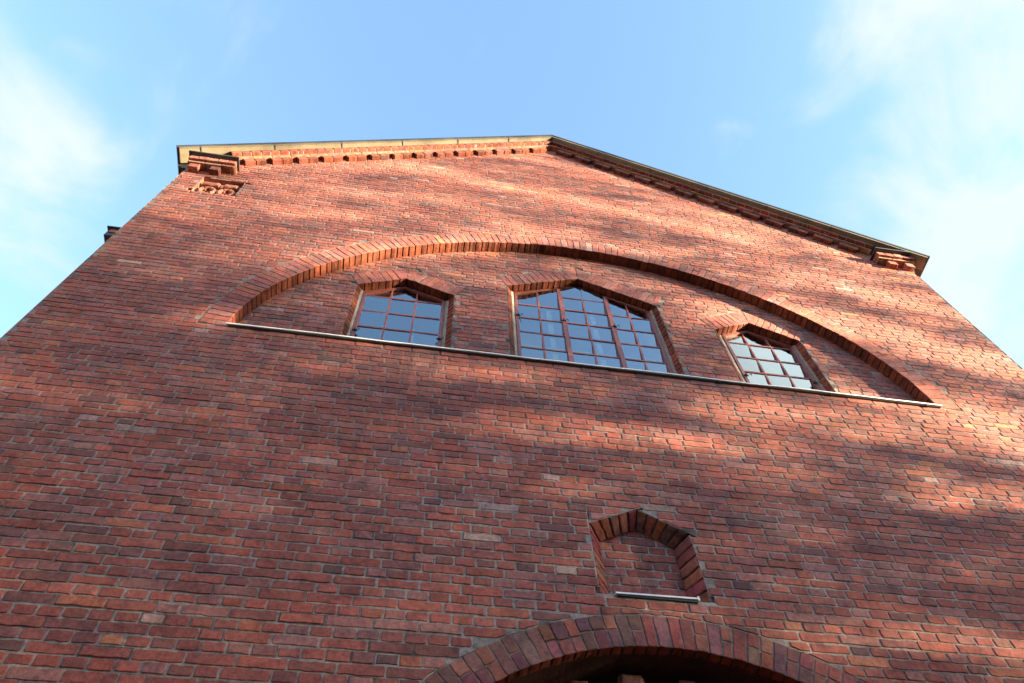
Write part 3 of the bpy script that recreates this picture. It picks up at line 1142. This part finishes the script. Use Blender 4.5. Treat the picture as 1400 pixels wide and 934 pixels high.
    frs = Fr((s * HALF, 0, 0), (0, -s, 0), (0, 0, 1), (-s, 0, 0))
    if s < 0:
        frs = Fr((-HALF, 0, 0), (0, 1, 0), (0, 0, 1), (1, 0, 0))
    else:
        frs = Fr((HALF, 0, 0), (0, 1, 0), (0, 0, 1), (-1, 0, 0))
    brick_field(mb, frs, 0.0, 9.0, GZ, KZ + 0.15, (), (), w=0.0, depth=0.05, detail=lambda u, v: 0.0, z_ref=ZREF)
    part(mb, 'side_wall', BM, tones=True)

mb = MB()
mb.add([(-HALF, 9, GZ), (HALF, 9, GZ), (HALF, 9, 9.5), (AX, 9, APEX + 0.25), (-HALF, 9, 9.7)], [(0, 1, 2, 3, 4)], 0, (0.24, 0.07, 0.05))
part(mb, 'rear_wall', BM, tones=True)
mb = MB()
mb.add([(-4.6, 2.6, 5.4), (4.6, 2.6, 5.4), (4.6, 2.6, 9.2), (-4.6, 2.6, 9.2)], [(0, 1, 2, 3)])
mb.add([(-4.6, 0.4, 5.5), (4.6, 0.4, 5.5), (4.6, 2.6, 5.5), (-4.6, 2.6, 5.5)], [(0, 1, 2, 3)])
mb.add([(-4.6, 0.4, 8.9), (4.6, 0.4, 8.9), (4.6, 2.6, 8.9), (-4.6, 2.6, 8.9)], [(0, 1, 2, 3)])
part(mb, 'interior_room', M_ROOM)

# relief panel by the left kneeler
mb = MB()
px0, px1, pz0, pz1, pd = -4.68, -4.17, 8.88, 9.38, 0.07
mb.add([(px0, pd, pz0), (px1, pd, pz0), (px1, pd, pz1), (px0, pd, pz1)], [(0, 1, 2, 3)])
for a, b in (((px0, pz0), (px1, pz0)), ((px1, pz0), (px1, pz1)), ((px1, pz1), (px0, pz1)), ((px0, pz1), (px0, pz0))):
    mb.add([(a[0], 0.004, a[1]), (b[0], 0.004, b[1]), (b[0], pd, b[1]), (a[0], pd, a[1])], [(0, 1, 2, 3)])
panel = part(mb, 'relief_panel', M_TERRA)


pcx, pcz = (px0 + px1) / 2, (pz0 + pz1) / 2
for cx in (pcx - 0.12, pcx + 0.11):
    mb = MB()
    pts = [(cx + 0.085 * math.cos(a), pd - 0.022, pcz - 0.09 + 0.105 * math.sin(a)) for a in np.linspace(0, 2 * PI, 25)]
    mb.tube(pts, 0.027, 8)
    for k in range(4):
        a = PI / 4 + k * PI / 2
        mb.tube([(cx + 0.085 * math.cos(a), pd - 0.02, pcz - 0.09 + 0.105 * math.sin(a)), (cx + 0.03 * math.cos(a), pd - 0.012, pcz - 0.09 + 0.035 * math.sin(a))], [0.024, 0.012], 6)
    part(mb, 'carved_ring', M_TERRA, panel)
for x0, x1 in ((px0 + 0.03, pcx - 0.02), (pcx + 0.03, px1 - 0.05)):
    mb = MB()
    brick(mb, WALL, [(x0, pcz + 0.06), (x1, pcz + 0.06), (x1, pcz + 0.15), (x0, pcz + 0.15)], 0.012, 0.05, (1, 1, 1), rng, 1.0, 0.016)
    part(mb, 'carved_block', M_TERRA, panel)

# side buttress with its own small cornice, just showing past the left edge
mb = MB()
frb = Fr((-5.40, 0.5, 0), (1, 0, 0), (0, 0, 1), (0, 1, 0))
brick_field(mb, frb, 0.0, 0.42, GZ, 8.30, (), (), w=0.0, depth=0.05, detail=lambda u, v: 0.0, z_ref=ZREF)
frb2 = Fr((-5.40, 0.5, 0), (0, 1, 0), (0, 0, 1), (1, 0, 0))
brick_field(mb, frb2, 0.0, 1.5, GZ, 8.30, (), (), w=0.0, depth=0.05, detail=lambda u, v: 0.0, z_ref=ZREF)
frb3 = Fr((-5.42, 0.5, 8.30), (1, 0, 0), (0, 0, 1), (0, 1, 0))
slab_row(mb, frb3, -0.04, 0.40, 0.02, 0.09, -0.03, 0.3, 0.13)
slab_row(mb, frb3, -0.07, 0.40, 0.09, 0.17, -0.05, 0.3, 0.13)
but = part(mb, 'buttress', BM, tones=True)
mb = MB()
mb.box(-5.53, -4.97, 0.42, 2.0, 8.475, 8.495)
mb.box(-5.51, -5.38, 0.46, 2.0, 8.32, 8.474)
part(mb, 'buttress_cap', M_ROOF, but)

# ------------------------------------------------------------------ added unseen tree to the right, its gaps shaped to let light patches through
EU = Vector((sg, cg, 0))
EV = Vector((-cg * se, sg * se, ce))
# sunlit patches on the gable: (x0, z0, x1, z1, half height, strength)
PATCH = [
    (-4.8, 8.75, -2.9, 8.78, 0.20, 0.45), (-1.9, 10.90, 2.6, 9.85, 0.20, 0.95), (-2.8, 9.58, -1.2, 9.78, 0.20, 0.5),
    (2.1, 10.75, 4.5, 9.70, 0.22, 0.6), (3.2, 8.72, 5.3, 8.02, 0.22, 1.25), (2.4, 7.70, 5.2, 6.75, 0.30, 1.2),
    (1.8, 7.85, 2.6, 7.30, 0.18, 0.6), (2.75, 6.08, 3.9, 5.80, 0.30, 1.4), (1.2, 5.46, 4.8, 5.30, 0.22, 0.68),
    (-0.5, 4.86, 0.9, 4.92, 0.14, 0.45), (1.6, 4.55, 2.5, 4.45, 0.12, 0.3), (3.1, 4.60, 4.4, 4.35, 0.16, 0.7),
    (2.0, 3.10, 3.2, 2.95, 0.09, 0.55), (0.6, 3.04, 1.8, 2.99, 0.05, 0.25), (-2.9, 7.45, -0.9, 8.75, 0.30, 0.75),
    (-4.4, 9.90, -2.0, 11.0, 0.22, 0.45), (-5.3, 9.72, 0.2, 13.02, 0.22, 1.3), (-2.1, 5.62, -0.7, 5.56, 0.12, 0.35),
    (-3.2, 5.98, -2.2, 5.95, 0.12, 0.4), (-0.4, 12.2, 1.6, 11.6, 0.22, 0.6), (-2.2, 8.05, -1.2, 7.1, 0.2, 0.3), (4.4, 9.7, 5.2, 9.3, 0.3, 0.7),
    (-1.0, 9.2, 1.6, 9.0, 0.16, 0.35), (0.4, 8.9, 3.0, 8.4, 0.14, 0.35), (-0.3, 7.7, 0.3, 7.6, 0.15, 0.2)]


def lit(x, z):
    v = 0.02 + 0.32 * min(1, max(0, (z - 6.5) / 3)) + 0.12 * min(1, max(0, (x - 1.0) / 3)) * min(1, max(0.08, (z - 5.0) / 2))
    for x0, z0, x1, z1, h, a in PATCH:
        t = (x - x0) / (x1 - x0)
        tc_ = min(1, max(0, t))
        ez = z0 + (z1 - z0) * tc_
        ddx = (t - tc_) * (x1 - x0)
        v += 0.85 * a * math.exp(-((z - ez) / h) ** 2 - (ddx / 0.5) ** 2)
    return min(0.99, v)


TREE_D = 26.0
tree_c = Vector((0, 0, 0)) + SUN * TREE_D
tree = empty('added_shade_tree', (tree_c.x, tree_c.y, GZ))
tag(tree, 'added unseen tree right of the hall, leaves placed to shape its light patches', 'tree')
lr_ = random.Random(11)
leaf = MB()
limb = MB()
placed = 0
LW, LH = 0.11, 0.085
U0, U1, V0, V1 = -2.7, 2.7, 1.6, 14.4
AREA = (U1 - U0) * (V1 - V0)
PROJ = LW * LH * 0.25
RHO = 5.5
N = int(AREA * RHO / PROJ)
for _ in range(N):
    u, v = lr_.uniform(U0, U1), lr_.uniform(V0, V1)
    X = u / sg
    Z = (v + X * cg * se) / ce
    # ragged oval outline outside the part that shades the wall
    ee = max(0.0, abs(X) - 5.4) / 3.2
    if ee > 0 and lr_.random() < ee:
        continue
    if v > 13.3 and lr_.random() < (v - 13.3):
        continue
    rho = -math.log(max(0.004, lit(X, Z)))
    if lr_.random() > rho / RHO:
        continue
    dpt = lr_.gauss(0, 1.0)
    p = SUN * (TREE_D + dpt) + EU * u + EV * v
    a = Vector((lr_.gauss(0, 1), lr_.gauss(0, 1), lr_.gauss(0, 1))).normalized()
    b = a.orthogonal().normalized()
    b.rotate(Matrix.Rotation(lr_.uniform(0, 2 * PI), 3, a))
    c = a.cross(b)
    w_, h_ = LW * lr_.uniform(0.7, 1.3) / 2, LH * lr_.uniform(0.7, 1.3) / 2
    leaf.add([tuple(p - b * w_), tuple(p - c * h_ + b * w_ * 0.1), tuple(p + b * w_), tuple(p + c * h_ + b * w_ * 0.1)], [(0, 1, 2, 3)])
base = Vector((tree_c.x, tree_c.y, GZ))
top = SUN * TREE_D + EV * 12.5
off = EU * -3.3
limb.tube([tuple(base + off), tuple(base + off + Vector((0, 0, 2))), tuple(base.lerp(top, 0.45) + off), tuple(top + off * 0.6)], [0.30, 0.24, 0.15, 0.03], 10)
for i in range(16):
    z = 3.0 + i * 0.65
    st0 = base + off + Vector((0, 0, z + 0.4))
    q = SUN * (TREE_D + lr_.uniform(-1.5, 1.5)) + EU * lr_.uniform(-2.6, -0.6) + EV * (z + lr_.uniform(0.2, 1.2))
    limb.tube([tuple(st0), tuple(st0.lerp(q, 0.5) + Vector((0, 0, 0.1))), tuple(q)], [0.045, 0.022, 0.008], 6)
o = leaf.build('crown', M_LEAF, tree)
o.location = -tree.location
o = limb.build('trunk', M_BARK, tree)
o.location = -tree.location

# ------------------------------------------------------------------ added unseen house behind the photographer, cutting sky light on the lower wall
hb = empty('added_street_house', (-6, -12.5, GZ))
tag(hb, 'added unseen brown house opposite the brick hall, cutting its sky light', 'house')
mb = MB()
mb.box(-24, 22, -10, 0, 0, 9.0)
mb.build('wall', M_RENDER, hb)
mb = MB()
mb.add([(-24.5, 0.5, 9.0), (22.5, 0.5, 9.0), (22.5, -5, 11.0), (-24.5, -5, 11.0), (-24.5, -10.5, 9.0), (22.5, -10.5, 9.0)], [(0, 1, 2, 3), (3, 2, 5, 4), (0, 3, 4), (1, 5, 2)])
mb.build('roof', M_ROOF, hb)
for fl in range(3):
    for k in range(11):
        x = -20 + k * 3.8
        mb = MB()
        mb.box(x - 0.55, x + 0.55, 0.002, 0.03, 1.0 + fl * 2.8, 2.7 + fl * 2.8)
        mb.build('window', M_ROOM, hb)

nb = empty('added_neighbour_house', (-20, -6, GZ))  # added unseen house that blocks low sky light from the left
tag(nb, 'added unseen house left of the hall, blocking low sky light', 'house')
mb = MB()
mb.box(-7, 7, -9, 7, 0, 16.0)
mb.build('wall', M_RENDER, nb)
mb = MB()
mb.add([(-7.4, -9.4, 16.0), (7.4, -9.4, 16.0), (7.4, 7.4, 16.0), (-7.4, 7.4, 16.0), (0, -9.4, 20), (0, 7.4, 20)], [(0, 4, 5, 3), (1, 2, 5, 4), (0, 1, 4), (2, 3, 5)])
mb.build('roof', M_ROOF, nb)
for fl in range(4):
    for k in range(4):
        mb = MB()
        y = -7 + k * 4.2
        mb.box(7.003, 7.03, y - 0.5, y + 0.5, 1.2 + fl * 3.4, 2.9 + fl * 3.4)
        mb.build('window', M_ROOM, nb)
